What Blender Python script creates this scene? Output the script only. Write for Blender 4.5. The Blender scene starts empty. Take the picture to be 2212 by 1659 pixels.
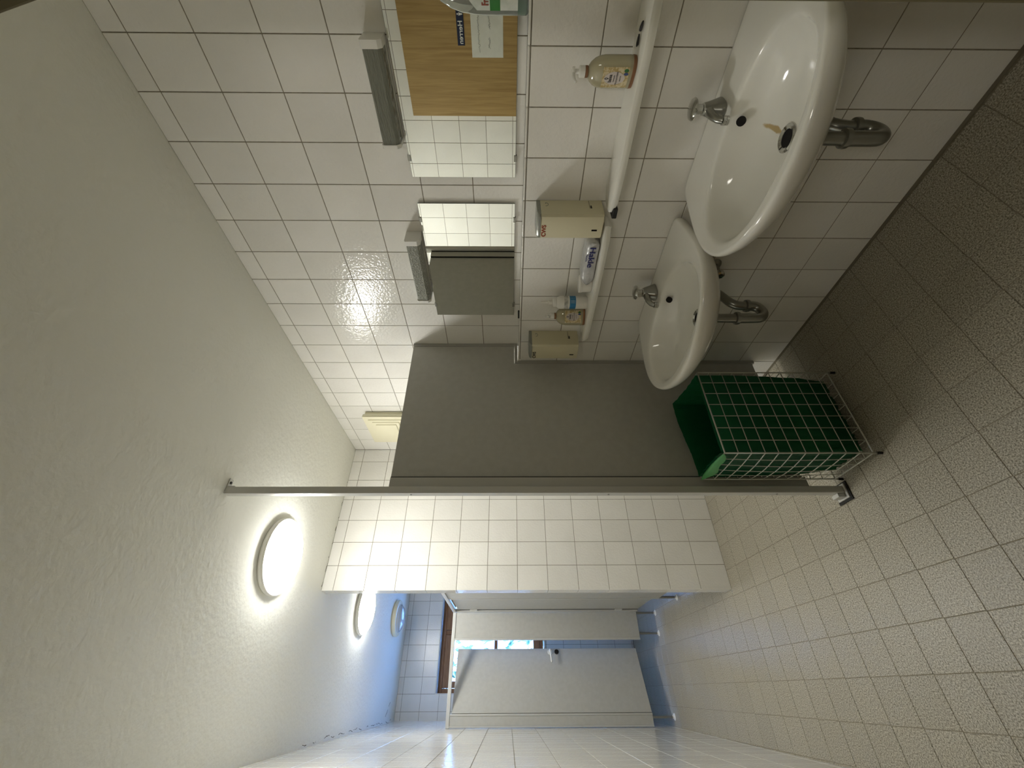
import bpy, bmesh, math, random
from mathutils import Vector, Matrix
random.seed(7)
S = bpy.context.scene
COL = S.collection
pi = math.pi

# ------------------------------------------------------------------ camera (phone held upright: the frame is stored lying on its side)
CAM = Vector((-1.47173, -0.37093, 1.46313))
yaw, pit, rol, FPX = 0.645176, -0.00914736, 0.000814, 905.91
fw = Vector((math.sin(yaw)*math.cos(pit), math.cos(yaw)*math.cos(pit), math.sin(pit)))
rt = Vector((math.cos(yaw), -math.sin(yaw), 0.0)); up = rt.cross(fw)
rt, up = math.cos(rol)*rt + math.sin(rol)*up, -math.sin(rol)*rt + math.cos(rol)*up
cd = bpy.data.cameras.new('camera'); cam = bpy.data.objects.new('camera', cd); COL.objects.link(cam)
cx, cy, cz = -up, rt, -fw
cam.matrix_world = Matrix(((cx.x, cy.x, cz.x, CAM.x), (cx.y, cy.y, cz.y, CAM.y), (cx.z, cy.z, cz.z, CAM.z), (0, 0, 0, 1)))
cd.sensor_width = 36.0; cd.sensor_fit = 'HORIZONTAL'; cd.lens = FPX/2212*36.0
cd.clip_start = 0.02; cd.clip_end = 100
S.camera = cam

# ------------------------------------------------------------------ world, exposure
W = bpy.data.worlds.new('world'); S.world = W; W.use_nodes = True
bg = W.node_tree.nodes['Background']; bg.inputs[0].default_value = (0.18, 0.41, 1.0, 1); bg.inputs[1].default_value = 6.5
S.view_settings.view_transform = 'Standard'; S.view_settings.look = 'None'
S.view_settings.exposure = 1.83; S.view_settings.gamma = 1.0; S.view_settings.use_curve_mapping = False
LAMP = 15.0
S.cycles.max_bounces = 14; S.cycles.diffuse_bounces = 8; S.cycles.glossy_bounces = 6; S.cycles.transmission_bounces = 8
S.cycles.transparent_max_bounces = 12; S.cycles.use_denoising = True
S.cycles.sample_clamp_indirect = 8.0

# added fill light, out of view by the doorway, brightening the near room
ld = bpy.data.lights.new('added_fill_light', 'AREA'); ld.shape = 'DISK'; ld.size = 0.45; ld.energy = 2.7; ld.color = (1.0, 0.95, 0.84)
lo_ = bpy.data.objects.new('added_fill_light', ld); lo_.location = (-1.93, -0.52, 1.95); lo_.rotation_euler = Vector((-1, -0.45, 0.12)).to_track_quat('Z', 'Y').to_euler(); COL.objects.link(lo_)
# ------------------------------------------------------------------ materials
def nodes(m): return m.node_tree.nodes, m.node_tree.links
def mat(name, col, rough=0.5, metal=0.0, spec=0.5, trans=0.0, alpha=1.0, emit=None, estr=0.0, coat=0.0, ior=1.45):
    m = bpy.data.materials.new(name); m.use_nodes = True
    b = m.node_tree.nodes['Principled BSDF']
    b.inputs['Base Color'].default_value = (*col, 1); b.inputs['Roughness'].default_value = rough
    b.inputs['Metallic'].default_value = metal; b.inputs['Specular IOR Level'].default_value = spec
    b.inputs['Transmission Weight'].default_value = trans; b.inputs['Alpha'].default_value = alpha
    b.inputs['Coat Weight'].default_value = coat; b.inputs['IOR'].default_value = ior
    if emit: b.inputs['Emission Color'].default_value = (*emit, 1); b.inputs['Emission Strength'].default_value = estr
    return m
def noise_mat(name, c1, c2, scale, rough=0.5, bump=0.0, bscale=None, bdist=0.001, detail=3.0, lo=0.35, hi=0.65, rnd=0.0, spec=0.5, stretch=None, metal=0.0, bdetail=2.0):
    m = mat(name, c1, rough, metal, spec); n, l = nodes(m); b = n['Principled BSDF']
    g = n.new('ShaderNodeNewGeometry'); src = g.outputs['Position']
    mp = n.new('ShaderNodeMapping'); l.new(src, mp.inputs[0])
    if stretch: mp.inputs['Scale'].default_value = stretch
    t = n.new('ShaderNodeTexNoise'); t.inputs['Scale'].default_value = scale; t.inputs['Detail'].default_value = detail
    l.new(mp.outputs[0], t.inputs['Vector'])
    r = n.new('ShaderNodeValToRGB'); r.color_ramp.elements[0].position = lo; r.color_ramp.elements[1].position = hi
    r.color_ramp.elements[0].color = (*c1, 1); r.color_ramp.elements[1].color = (*c2, 1)
    l.new(t.outputs['Fac'], r.inputs[0]); out = r.outputs[0]
    if rnd > 0:
        oi = n.new('ShaderNodeObjectInfo'); mr = n.new('ShaderNodeMapRange')
        mr.inputs['To Min'].default_value = 1-rnd; mr.inputs['To Max'].default_value = 1+rnd*0.4
        l.new(oi.outputs['Random'], mr.inputs['Value'])
        mx = n.new('ShaderNodeVectorMath'); mx.operation = 'SCALE'; l.new(out, mx.inputs[0]); l.new(mr.outputs[0], mx.inputs['Scale']); out = mx.outputs[0]
    l.new(out, b.inputs['Base Color'])
    if bump > 0:
        t2 = n.new('ShaderNodeTexNoise'); t2.inputs['Scale'].default_value = bscale or scale; t2.inputs['Detail'].default_value = bdetail
        l.new(src, t2.inputs['Vector'])
        bp = n.new('ShaderNodeBump'); bp.inputs['Strength'].default_value = bump; bp.inputs['Distance'].default_value = bdist
        l.new(t2.outputs['Fac'], bp.inputs['Height']); l.new(bp.outputs[0], b.inputs['Normal'])
    return m

M = {}
M['tile'] = noise_mat('wall tile glaze', (0.80, 0.785, 0.735), (0.83, 0.815, 0.77), 6, rough=0.10, bump=0.8, bscale=85, bdist=0.0016, rnd=0.05)
M['grout'] = noise_mat('grout', (0.20, 0.175, 0.13), (0.28, 0.25, 0.19), 60, rough=0.9)
M['floor'] = noise_mat('speckled floor tile', (0.13, 0.115, 0.08), (0.58, 0.535, 0.43), 220, rough=0.40, bump=0.3, bscale=110, bdist=0.0008, detail=5.0, lo=0.34, hi=0.68, rnd=0.05)
M['fgrout'] = noise_mat('floor grout', (0.20, 0.175, 0.125), (0.28, 0.245, 0.18), 60, rough=0.8)
M['ceil'] = noise_mat('ceiling plaster', (0.86, 0.86, 0.79), (0.89, 0.89, 0.82), 1.4, rough=0.95, bump=0.7, bscale=45, bdist=0.004, bdetail=5.0)
M['ceram'] = mat('sanitary ceramic', (0.80, 0.79, 0.73), 0.10, coat=0.3)
M['panel'] = noise_mat('light grey laminate', (0.46, 0.455, 0.42), (0.49, 0.485, 0.45), 30, rough=0.5, bump=0.15, bscale=400, bdist=0.0004)
M['alu'] = mat('anodised aluminium', (0.58, 0.575, 0.545), 0.42, metal=0.25)
M['paleplastic'] = mat('white plastic', (0.78, 0.77, 0.72), 0.35)
M['cream'] = mat('cream plastic', (0.62, 0.575, 0.40), 0.38)
M['creamlight'] = mat('cream vent plastic', (0.74, 0.70, 0.52), 0.42)
M['chrome'] = mat('chrome', (0.55, 0.55, 0.53), 0.09, metal=1.0)
M['dullchrome'] = mat('limescaled chrome', (0.33, 0.33, 0.30), 0.28, metal=0.9)
M['black'] = mat('black rubber', (0.012, 0.012, 0.011), 0.6)
M['darkhole'] = mat('dark hole', (0.006, 0.005, 0.004), 0.9)
M['mirror'] = mat('mirror silver', (0.93, 0.95, 0.90), 0.0, metal=1.0)
M['mirroredge'] = mat('mirror edge', (0.20, 0.22, 0.19), 0.3)
M['diffon'] = mat('lit diffuser', (0.9, 0.9, 0.88), 0.4, emit=(0.99, 0.985, 0.94), estr=LAMP)
M['glassoff'] = mat('unlit lamp glass', (0.62, 0.68, 0.72), 0.12, trans=0.25)
M['wood'] = noise_mat('window wood', (0.20, 0.095, 0.045), (0.30, 0.15, 0.07), 9, rough=0.5, stretch=(1, 1, 12))
M['paper'] = noise_mat('paper', (0.72, 0.72, 0.65), (0.80, 0.80, 0.73), 12, rough=0.8)
M['signblue'] = mat('navy sign', (0.012, 0.02, 0.06), 0.35)
M['white'] = mat('white print', (0.8, 0.8, 0.78), 0.5)
M['ink'] = mat('dark ink', (0.03, 0.03, 0.03), 0.6)
M['redink'] = mat('red ink', (0.30, 0.05, 0.02), 0.5)
M['navyink'] = mat('navy ink', (0.02, 0.025, 0.16), 0.5)
M['wire'] = mat('white coated wire', (0.58, 0.59, 0.52), 0.35, coat=0.3)
M['doorframe'] = mat('olive brown shaded frame', (0.17, 0.145, 0.08), 0.5)  # the frame's unlit side is put into this dark base colour
M['plaster'] = noise_mat('wall plaster', (0.55, 0.53, 0.45), (0.6, 0.58, 0.5), 4, rough=0.9)

def wood_door():
    m = mat('oak veneer', (0.4, 0.27, 0.11), 0.45); n, l = nodes(m); b = n['Principled BSDF']
    g = n.new('ShaderNodeNewGeometry'); mp = n.new('ShaderNodeMapping'); mp.inputs['Scale'].default_value = (1, 26, 1.3)
    l.new(g.outputs['Position'], mp.inputs[0])
    t = n.new('ShaderNodeTexNoise'); t.inputs['Scale'].default_value = 2.2; t.inputs['Detail'].default_value = 6; t.inputs['Distortion'].default_value = 0.7
    l.new(mp.outputs[0], t.inputs['Vector'])
    r = n.new('ShaderNodeValToRGB'); r.color_ramp.elements[0].position = 0.3; r.color_ramp.elements[1].position = 0.7
    r.color_ramp.elements[0].color = (0.33, 0.205, 0.07, 1); r.color_ramp.elements[1].color = (0.48, 0.325, 0.13, 1)
    l.new(t.outputs['Fac'], r.inputs[0]); l.new(r.outputs[0], b.inputs['Base Color']); return m
M['doorwood'] = wood_door()

def prism_mat(name, vec_scale, col, bumpd):
    m = mat(name, col, 0.12, trans=0.35); n, l = nodes(m); b = n['Principled BSDF']
    g = n.new('ShaderNodeNewGeometry'); mp = n.new('ShaderNodeMapping'); mp.inputs['Scale'].default_value = vec_scale
    l.new(g.outputs['Position'], mp.inputs[0])
    t = n.new('ShaderNodeTexVoronoi'); t.inputs['Scale'].default_value = 1.0; l.new(mp.outputs[0], t.inputs['Vector'])
    bp = n.new('ShaderNodeBump'); bp.inputs['Strength'].default_value = 0.9; bp.inputs['Distance'].default_value = bumpd
    l.new(t.outputs['Distance'], bp.inputs['Height']); l.new(bp.outputs[0], b.inputs['Normal']); return m
M['ribbed'] = prism_mat('ribbed prismatic cover', (40, 40, 260), (0.30, 0.31, 0.26), 0.003)
M['crackle'] = prism_mat('crackled clear cover', (150, 150, 150), (0.42, 0.43, 0.38), 0.004)
M['prismside'] = mat('cover side', (0.30, 0.31, 0.27), 0.25, trans=0.2)

def bag_mat():
    m = bpy.data.materials.new('green bin bag film'); m.use_nodes = True; n, l = nodes(m)
    b = n['Principled BSDF']; b.inputs['Base Color'].default_value = (0.012, 0.12, 0.055, 1); b.inputs['Roughness'].default_value = 0.3
    tr = n.new('ShaderNodeBsdfTranslucent'); tr.inputs[0].default_value = (0.03, 0.34, 0.13, 1)
    tp = n.new('ShaderNodeBsdfTransparent'); tp.inputs[0].default_value = (0.05, 0.28, 0.14, 1)
    m1 = n.new('ShaderNodeMixShader'); m1.inputs[0].default_value = 0.42; l.new(b.outputs[0], m1.inputs[1]); l.new(tr.outputs[0], m1.inputs[2])
    m2 = n.new('ShaderNodeMixShader'); m2.inputs[0].default_value = 0.18; l.new(m1.outputs[0], m2.inputs[1]); l.new(tp.outputs[0], m2.inputs[2])
    g = n.new('ShaderNodeNewGeometry'); t = n.new('ShaderNodeTexNoise'); t.inputs['Scale'].default_value = 22; t.inputs['Detail'].default_value = 3
    l.new(g.outputs['Position'], t.inputs['Vector']); bp = n.new('ShaderNodeBump'); bp.inputs['Distance'].default_value = 0.012; bp.inputs['Strength'].default_value = 0.6
    l.new(t.outputs['Fac'], bp.inputs['Height']); l.new(bp.outputs[0], b.inputs['Normal'])
    l.new(m2.outputs[0], n['Material Output'].inputs['Surface']); return m
M['bag'] = bag_mat()

def stained(base):
    m = base.copy(); m.name = 'ceramic with rust stain'; n, l = nodes(m); b = n['Principled BSDF']
    tc = n.new('ShaderNodeTexCoord'); mp = n.new('ShaderNodeMapping'); l.new(tc.outputs['Object'], mp.inputs[0])
    mp.inputs['Location'].default_value = (0.205*16, 0.0, 0); mp.inputs['Scale'].default_value = (16, 75, 0)
    ln = n.new('ShaderNodeVectorMath'); ln.operation = 'LENGTH'; l.new(mp.outputs[0], ln.inputs[0])
    t = n.new('ShaderNodeTexNoise'); t.inputs['Scale'].default_value = 45; l.new(tc.outputs['Object'], t.inputs['Vector'])
    ad = n.new('ShaderNodeMath'); ad.operation = 'MULTIPLY_ADD'; l.new(t.outputs['Fac'], ad.inputs[0]); ad.inputs[1].default_value = 0.8; l.new(ln.outputs['Value'], ad.inputs[2])
    r = n.new('ShaderNodeValToRGB'); r.color_ramp.elements[0].position = 0.75; r.color_ramp.elements[1].position = 1.25
    r.color_ramp.elements[0].color = (0.50, 0.38, 0.19, 1); r.color_ramp.elements[1].color = (0.80, 0.79, 0.73, 1)
    mr = n.new('ShaderNodeMapRange'); mr.inputs['From Max'].default_value = 1.0
    l.new(ad.outputs[0], r.inputs[0]); l.new(r.outputs[0], b.inputs['Base Color']); return m
M['ceramstain'] = stained(M['ceram'])

# ------------------------------------------------------------------ object helpers
def link(o, parent=None):
    COL.objects.link(o)
    if parent is not None: o.parent = parent
    return o
def mesh_obj(name, bm_or_me, m, parent=None, smooth=False, autosm=None):
    if isinstance(bm_or_me, bmesh.types.BMesh):
        me = bpy.data.meshes.new(name); bmesh.ops.recalc_face_normals(bm_or_me, faces=bm_or_me.faces); bm_or_me.to_mesh(me); bm_or_me.free()
    else: me = bm_or_me
    if isinstance(m, (list, tuple)):
        for k in m: me.materials.append(k)
    elif m is not None: me.materials.append(m)
    if smooth:
        for p in me.polygons: p.use_smooth = True
        if autosm is not None: me.set_sharp_from_angle(angle=autosm)
    o = bpy.data.objects.new(name, me); return link(o, parent)
def empty(name, loc, label=None, cat=None, group=None, rot=(0, 0, 0)):
    o = bpy.data.objects.new(name, None); o.location = loc; o.rotation_euler = rot; o.empty_display_size = 0.05; link(o)
    tag(o, label, cat, group); return o
def tag(o, label=None, cat=None, group=None, kind=None):
    if label: o['label'] = label
    if cat: o['category'] = cat
    if group: o['group'] = group
    if kind: o['kind'] = kind
    return o
def struct(o): o['kind'] = 'structure'; return o
def NB(): return bmesh.new()
def box(bm, x0, x1, y0, y1, z0, z1, bev=0.0, seg=2):
    r = bmesh.ops.create_cube(bm, size=1.0); vs = r['verts']
    for v in vs: v.co = Vector(((x0+x1)/2+v.co.x*(x1-x0), (y0+y1)/2+v.co.y*(y1-y0), (z0+z1)/2+v.co.z*(z1-z0)))
    if bev > 0:
        es = list({e for v in vs for e in v.link_edges})
        bmesh.ops.bevel(bm, geom=es, offset=bev, segments=seg, profile=0.5, affect='EDGES')
    return bm
def frame_of(d):
    d = d.normalized(); a = Vector((0, 0, 1)) if abs(d.z) < 0.9 else Vector((1, 0, 0)); u = d.cross(a).normalized(); return u, d.cross(u)
def tube(bm, pts, r, n=12, cap=True, radii=None):
    pts = [Vector(p) for p in pts]; rings = []; u = None
    for i, p in enumerate(pts):
        d = (pts[min(i+1, len(pts)-1)] - pts[max(i-1, 0)]).normalized()
        if u is None: u, v = frame_of(d)
        else: u = (u - d*u.dot(d)).normalized(); v = d.cross(u)
        rr = radii[i] if radii else r
        rings.append([bm.verts.new(p + rr*(math.cos(2*pi*k/n)*u + math.sin(2*pi*k/n)*v)) for k in range(n)])
    for a, b in zip(rings[:-1], rings[1:]):
        for k in range(n): bm.faces.new((a[k], a[(k+1) % n], b[(k+1) % n], b[k]))
    if cap: bm.faces.new(rings[0][::-1]); bm.faces.new(rings[-1])
    return bm
def arc(c, a, b, r, t0, t1, n=10):
    return [Vector(c) + r*(math.cos(t0+(t1-t0)*i/n)*Vector(a) + math.sin(t0+(t1-t0)*i/n)*Vector(b)) for i in range(n+1)]
def rings_mesh(bm, rings, cap0=False, cap1=False):
    vr = [[bm.verts.new(p) for p in r] for r in rings]; n = len(vr[0])
    for a, b in zip(vr[:-1], vr[1:]):
        for k in range(n): bm.faces.new((a[k], a[(k+1) % n], b[(k+1) % n], b[k]))
    if cap0: bm.faces.new(vr[0][::-1])
    if cap1: bm.faces.new(vr[-1])
    return bm
def lathe(bm, prof, n=24, c=(0, 0, 0), sx=1.0, sy=1.0, cap0=True, cap1=True):
    c = Vector(c)
    return rings_mesh(bm, [[c + Vector((r*sx*math.cos(2*pi*k/n), r*sy*math.sin(2*pi*k/n), z)) for k in range(n)] for r, z in prof], cap0, cap1)
def prism(bm, poly, axis, a0, a1):
    """poly: 2-D points in the plane normal to axis"""
    def P(p, a): return {'X': (a, p[0], p[1]), 'Y': (p[0], a, p[1]), 'Z': (p[0], p[1], a)}[axis]
    A = [bm.verts.new(P(p, a0)) for p in poly]; B = [bm.verts.new(P(p, a1)) for p in poly]; n = len(poly)
    bm.faces.new(A[::-1]); bm.faces.new(B)
    for k in range(n): bm.faces.new((A[k], A[(k+1) % n], B[(k+1) % n], B[k]))
    return bm
def basis(origin, right, upv):
    r = Vector(right).normalized(); u = Vector(upv); u = (u - r*u.dot(r)).normalized(); n = r.cross(u)
    return Matrix(((r.x, u.x, n.x, origin[0]), (r.y, u.y, n.y, origin[1]), (r.z, u.z, n.z, origin[2]), (0, 0, 0, 1)))
def text(name, s, size, origin, right, upv, m, parent, depth=0.0004, sx=1.0, bold=0.0, warp=None):
    c = bpy.data.curves.new(name, 'FONT'); c.body = s; c.size = size; c.align_x = 'CENTER'; c.align_y = 'CENTER'; c.extrude = depth; c.offset = bold
    o = bpy.data.objects.new('tmp', c); COL.objects.link(o)
    dg = bpy.context.evaluated_depsgraph_get(); dg.update()
    me = bpy.data.meshes.new_from_object(o.evaluated_get(dg)); bpy.data.objects.remove(o); bpy.data.curves.remove(c)
    mw = basis(origin, right, upv)
    for v in me.vertices:
        p = Vector((v.co.x*sx, v.co.y, v.co.z))
        v.co = warp(p) if warp else mw @ p
    me.materials.clear(); me.name = name
    return mesh_obj(name, me, m, parent)

# ------------------------------------------------------------------ tiling
def px(p):
    q = Vector(p) - CAM; z = q.dot(fw)
    if z < 0.05: return None
    return 1106 - FPX*q.dot(up)/z, 829.5 - FPX*q.dot(rt)/z, z
def subtract(r, h):
    u0, u1, v0, v1 = r; a0, a1, b0, b1 = h
    if a0 >= u1 or a1 <= u0 or b0 >= v1 or b1 <= v0: return [r]
    out = []
    if u0 < a0: out.append((u0, a0, v0, v1))
    if a1 < u1: out.append((a1, u1, v0, v1))
    m0, m1 = max(u0, a0), min(u1, a1)
    if v0 < b0: out.append((m0, m1, v0, b0))
    if b1 < v1: out.append((m0, m1, b1, v1))
    return out
tile_cache = {}
def tile_verts(du, dv, th, bv):
    a, b = du/2, dv/2
    lo = [(-a, -b, -th), (a, -b, -th), (a, b, -th), (-a, b, -th)]
    mid = [(-a, -b, -bv), (a, -b, -bv), (a, b, -bv), (-a, b, -bv)]
    a2, b2 = a-bv, b-bv
    top = [(-a2, -b2, 0), (a2, -b2, 0), (a2, b2, 0), (-a2, b2, 0)]
    f = [(8, 9, 10, 11)]
    for k in range(4):
        j = (k+1) % 4; f.append((k, j, 4+j, 4+k)); f.append((4+k, 4+j, 8+j, 8+k))
    return lo+mid+top, f
def tiles(parent, place, normal, ugrid, vgrid, bounds, holes=(), gap=0.003, th=0.004, bv=0.0008, m='tile', name='tile', limit=300, score=None, shift=None):
    """place(u,v)->point on the tile face; normal: basis matrix 3x3 (u,v,n)."""
    u_lo, u_hi, v_lo, v_hi = bounds
    us = sorted([u_lo] + [u for u in ugrid if u_lo+0.004 < u < u_hi-0.004] + [u_hi])
    vs = sorted([v_lo] + [v for v in vgrid if v_lo+0.004 < v < v_hi-0.004] + [v_hi])
    cells = []
    for a, b in zip(us[:-1], us[1:]):
        for c, d in zip(vs[:-1], vs[1:]):
            rs = [(a, b, c, d)]
            for h in holes: rs = [q for r in rs for q in subtract(r, h)]
            for r in rs:
                if r[1]-r[0] > 0.008 and r[3]-r[2] > 0.008: cells.append(r)
    def sc(r):
        p = place((r[0]+r[1])/2, (r[2]+r[3])/2)
        if score: return score(p)
        q = px(p)
        if q is None: return 0
        inside = -60 < q[0] < 2272 and -60 < q[1] < 1719
        return (1000 if inside else 0) + 1/q[2]**2
    cells.sort(key=sc, reverse=True)
    R = normal.to_4x4()
    for r in cells[:limit]:
        key = (round(r[1]-r[0], 4), round(r[3]-r[2], 4), th, m)
        if key not in tile_cache:
            me = bpy.data.meshes.new(name); v, f = tile_verts(key[0]-gap, key[1]-gap, th, bv); me.from_pydata(v, [], f); me.materials.append(M[m]); tile_cache[key] = me
        o = bpy.data.objects.new(name, tile_cache[key])
        o.matrix_world = Matrix.Translation(place((r[0]+r[1])/2, (r[2]+r[3])/2)) @ R
        link(o, parent)
    rest = cells[limit:]
    if rest:
        V, F = [], []
        for r in rest:
            v, f = tile_verts(r[1]-r[0]-gap, r[3]-r[2]-gap, th, bv); c = place((r[0]+r[1])/2, (r[2]+r[3])/2); k = len(V)
            V += [tuple(Vector(c) + normal @ Vector(p)) for p in v]; F += [tuple(i+k for i in q) for q in f]
        me = bpy.data.meshes.new(name); me.from_pydata(V, [], F); me.materials.append(M[m])
        tag(link(bpy.data.objects.new(name, me), parent), kind='stuff')
def B3(u, v, n): return Matrix(((u[0], v[0], n[0]), (u[1], v[1], n[1]), (u[2], v[2], n[2])))

PW, PH = 0.153, 0.200
H = 2.675; YN = -0.215; YE = 2.615; YF = 5.351; XU = 0.121; G = 0.0016
def xleft(y): return -1.757 + 0.0195*(y+0.2)      # the left wall runs slightly askew
zg = [2.6-PH*k for k in range(0, 14)]

# ------------------------------------------------------------------ setting
b = NB(); box(b, -0.0+G, 0.22, YN, YE, 0, 1.404-0.012); wr = struct(mesh_obj('wall_right', b, M['grout']))
tiles(wr, lambda u, v: Vector((0, u, v)), B3((0, -1, 0), (0, 0, 1), (-1, 0, 0)), [PW*k for k in range(-3, 20)], [PH*k for k in range(0, 8)], (YN, YE, 0.0, 1.4))
b = NB(); box(b, XU+G, 0.32, YN, YE, 1.39, H)
b2 = box(b, XU+G, 0.32, YE+0.1, YF, 0, H); wu = struct(mesh_obj('wall_right_upper', b, M['grout']))
tiles(wu, lambda u, v: Vector((XU, u, v)), B3((0, -1, 0), (0, 0, 1), (-1, 0, 0)), [0.006+PW*k for k in range(-3, 20)], zg, (YN, YE, 1.404, H))
# ledge where the lower wall stands proud
b = NB(); box(b, 0.004, XU+G, YN, 1.368, 1.388, 1.402-0.001); lg = struct(mesh_obj('trim_1', b, M['grout']))
for k in range(-2, 9):
    y0 = max(PW*k+0.0015, YN); y1 = min(PW*(k+1)-0.0015, 1.368)
    b = NB(); box(b, -0.0012, 0.0085, y0, y1, 1.4015, 1.4085, 0.003, 3); mesh_obj('edge_tile', b, M['tile'], lg, True, 0.6)
    b = NB(); box(b, 0.0115, XU-0.002, y0, y1, 1.399, 1.4055, 0.0008, 1); mesh_obj('ledge_tile', b, M['tile'], lg)
b = NB(); prism(b, [(-0.007, 0.0002), (-0.0004, 0.0002), (-0.0004, 0.008), (-0.003, 0.006)], 'Y', YN, YE); struct(mesh_obj('baseboard_right', b, M['seal'] if 'seal' in M else mat('dark joint filler', (0.16, 0.14, 0.10), 0.8)))
# end wall: a tiled stub that closes the wash area
XE = -0.902
b = NB(); box(b, XE+0.003, XU+0.1, YE+G, YE+0.094, 0, H); we = struct(mesh_obj('wall_end', b, M['grout']))
eg = [-0.137-PW*k for k in range(0, 6)] + [-0.137+PW]
tiles(we, lambda u, v: Vector((u, YE, v)), B3((1, 0, 0), (0, 0, 1), (0, -1, 0)), eg, zg, (XE, XU, 0, H))
tiles(we, lambda u, v: Vector((XE, u, v)), B3((0, -1, 0), (0, 0, 1), (-1, 0, 0)), [], zg, (YE-0.001, YE+0.097, 0, H))
# far wall with the window opening
WX0, WX1, WZ0, WZ1 = -1.419, -0.05, 1.03, 2.262
b = NB()
for (a0, a1, c0, c1) in [(-1.9, WX0, 0, H), (WX1, 0.35, 0, H), (WX0, WX1, 0, WZ0), (WX0, WX1, WZ1, H)]: box(b, a0, a1, YF+G, YF+0.28, c0, c1)
wf = struct(mesh_obj('wall_far', b, M['grout']))
fz = [2.6174-PH*k for k in range(0, 14)]
tiles(wf, lambda u, v: Vector((u, YF, v)), B3((1, 0, 0), (0, 0, 1), (0, -1, 0)), [-0.5007-PW*k for k in range(-4, 9)], fz, (-1.652, XU, 0, H), holes=[(WX0, WX1, WZ0, WZ1)])
b = NB()   # tiled reveal
box(b, WX0-0.001, WX1+0.001, YF+0.001, YF+0.12, WZ1-0.006, WZ1-0.0005); box(b, WX0+0.0005, WX0+0.006, YF+0.001, YF+0.12, WZ0, WZ1-0.007)
box(b, WX0-0.001, WX1+0.001, YF-0.012, YF+0.12, WZ0+0.0005, WZ0+0.014, 0.003); mesh_obj('reveal_tile', b, M['tile'], wf)
# left wall, slightly askew
yl = [-0.5, YF]
b = NB(); prism(b, [(xleft(-0.5)-G, -0.5), (xleft(YF)-G, YF+0.05), (-2.0, YF+0.05), (-2.0, -0.5)], 'Z', 0, H); wl = struct(mesh_obj('wall_left', b, M['grout']))
ang = math.atan(0.0195); ud = (math.sin(ang), math.cos(ang), 0)
def lscore(p):
    s = 1/(0.15+abs(p.y-0.85)) if p.z > 1.1 else 0
    q = px(p)
    if q and q[1] < 1690: s += 6/q[2]
    return s
tiles(wl, lambda u, v: Vector((xleft(u), u, v)), B3(ud, (0, 0, 1), (math.cos(ang), -math.sin(ang), 0)), [1.095+0.155*k for k in range(-9, 29)], [2.63-PH*k for k in range(0, 14)], (YN+0.02, YF-0.003, 0, H), score=lscore)
b = NB(); box(b, -1.664, -1.648, YF-0.028, YF, 0, H, 0.003); struct(mesh_obj('trim_2', b, M['tile'], None, True, 0.6))
# ceiling and floor
b = NB(); box(b, -2.0, 0.35, -1.8, YF+0.1, H, H+0.1); ce = struct(mesh_obj('ceiling', b, M['ceil']))
b = NB(); box(b, -2.0, 0.35, -1.8, YF+0.1, -0.1, -0.0016); fl = struct(mesh_obj('floor', b, M['fgrout']))
tiles(fl, lambda u, v: Vector((u+0.012*(v-1.2), v-0.010*(u+0.9)*-1, 0)), B3((1, 0, 0), (0, 1, 0), (0, 0, 1)), [-1.108+0.152*k for k in range(-6, 10)], [0.592+0.1565*k for k in range(-9, 32)], (-1.80, 0.0, -0.9, YF-0.02), gap=0.0022, m='floor', name='floor_tile')
b = NB(); r3 = random.Random(9)
def crackline(x, y, n, dx, dy, w):
    P_ = []
    for k in range(n): P_.append((x, y, H-0.0005)); x += dx+r3.uniform(-0.006, 0.006); y += dy+r3.uniform(-0.004, 0.010)
    tube(b, P_, w, 4, radii=[w*r3.uniform(0.4, 1.4) for _ in P_])
for k in range(14):
    y_ = 2.9+0.17*k+r3.uniform(-0.04, 0.04); crackline(xleft(y_)+0.012+r3.uniform(0, 0.01), y_, r3.randint(3, 9), 0.0004, 0.016, 0.0018)
crackline(-1.60, 4.93, 6, 0.011, 0.012, 0.002); crackline(-1.52, 5.02, 4, 0.010, 0.006, 0.002)
for k in range(9): crackline(-0.88+0.09*k, YE-0.006-r3.uniform(0, 0.006), r3.randint(2, 5), 0.014, 0.0, 0.0014)
tag(mesh_obj('plaster_crack', b, mat('crack dirt', (0.12, 0.11, 0.08), 0.9), ce), kind='stuff')
# near wall with the doorway the camera looks through
DX0, DX1, DZ = -1.715, -0.6155, 2.150
b = NB()
for (a0, a1, c0, c1) in [(-2.0, DX0, 0, H), (DX1, 0.35, 0, H), (DX0, DX1, DZ, H)]: box(b, a0, a1, YN-0.16, YN, c0, c1)
wn = struct(mesh_obj('wall_near', b, M['plaster']))
b = NB()
box(b, DX1-0.0070, DX1+0.004, YN-0.165, YN+0.001, 0, DZ, 0.003); box(b, DX0-0.004, DX0+0.012, YN-0.165, YN+0.001, 0, DZ, 0.003); box(b, DX0, DX1, YN-0.165, YN+0.001, DZ-0.004, DZ+0.012, 0.003)
struct(mesh_obj('trim_3', b, M['doorframe']))
b = NB(); box(b, -2.0, 0.35, -1.8, -1.7, 0, H); box(b, -2.1, -2.0, -1.8, 0, 0, H); box(b, 0.30, 0.38, -1.8, YN, 0, H); struct(mesh_obj('wall_back', b, M['plaster']))
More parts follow.
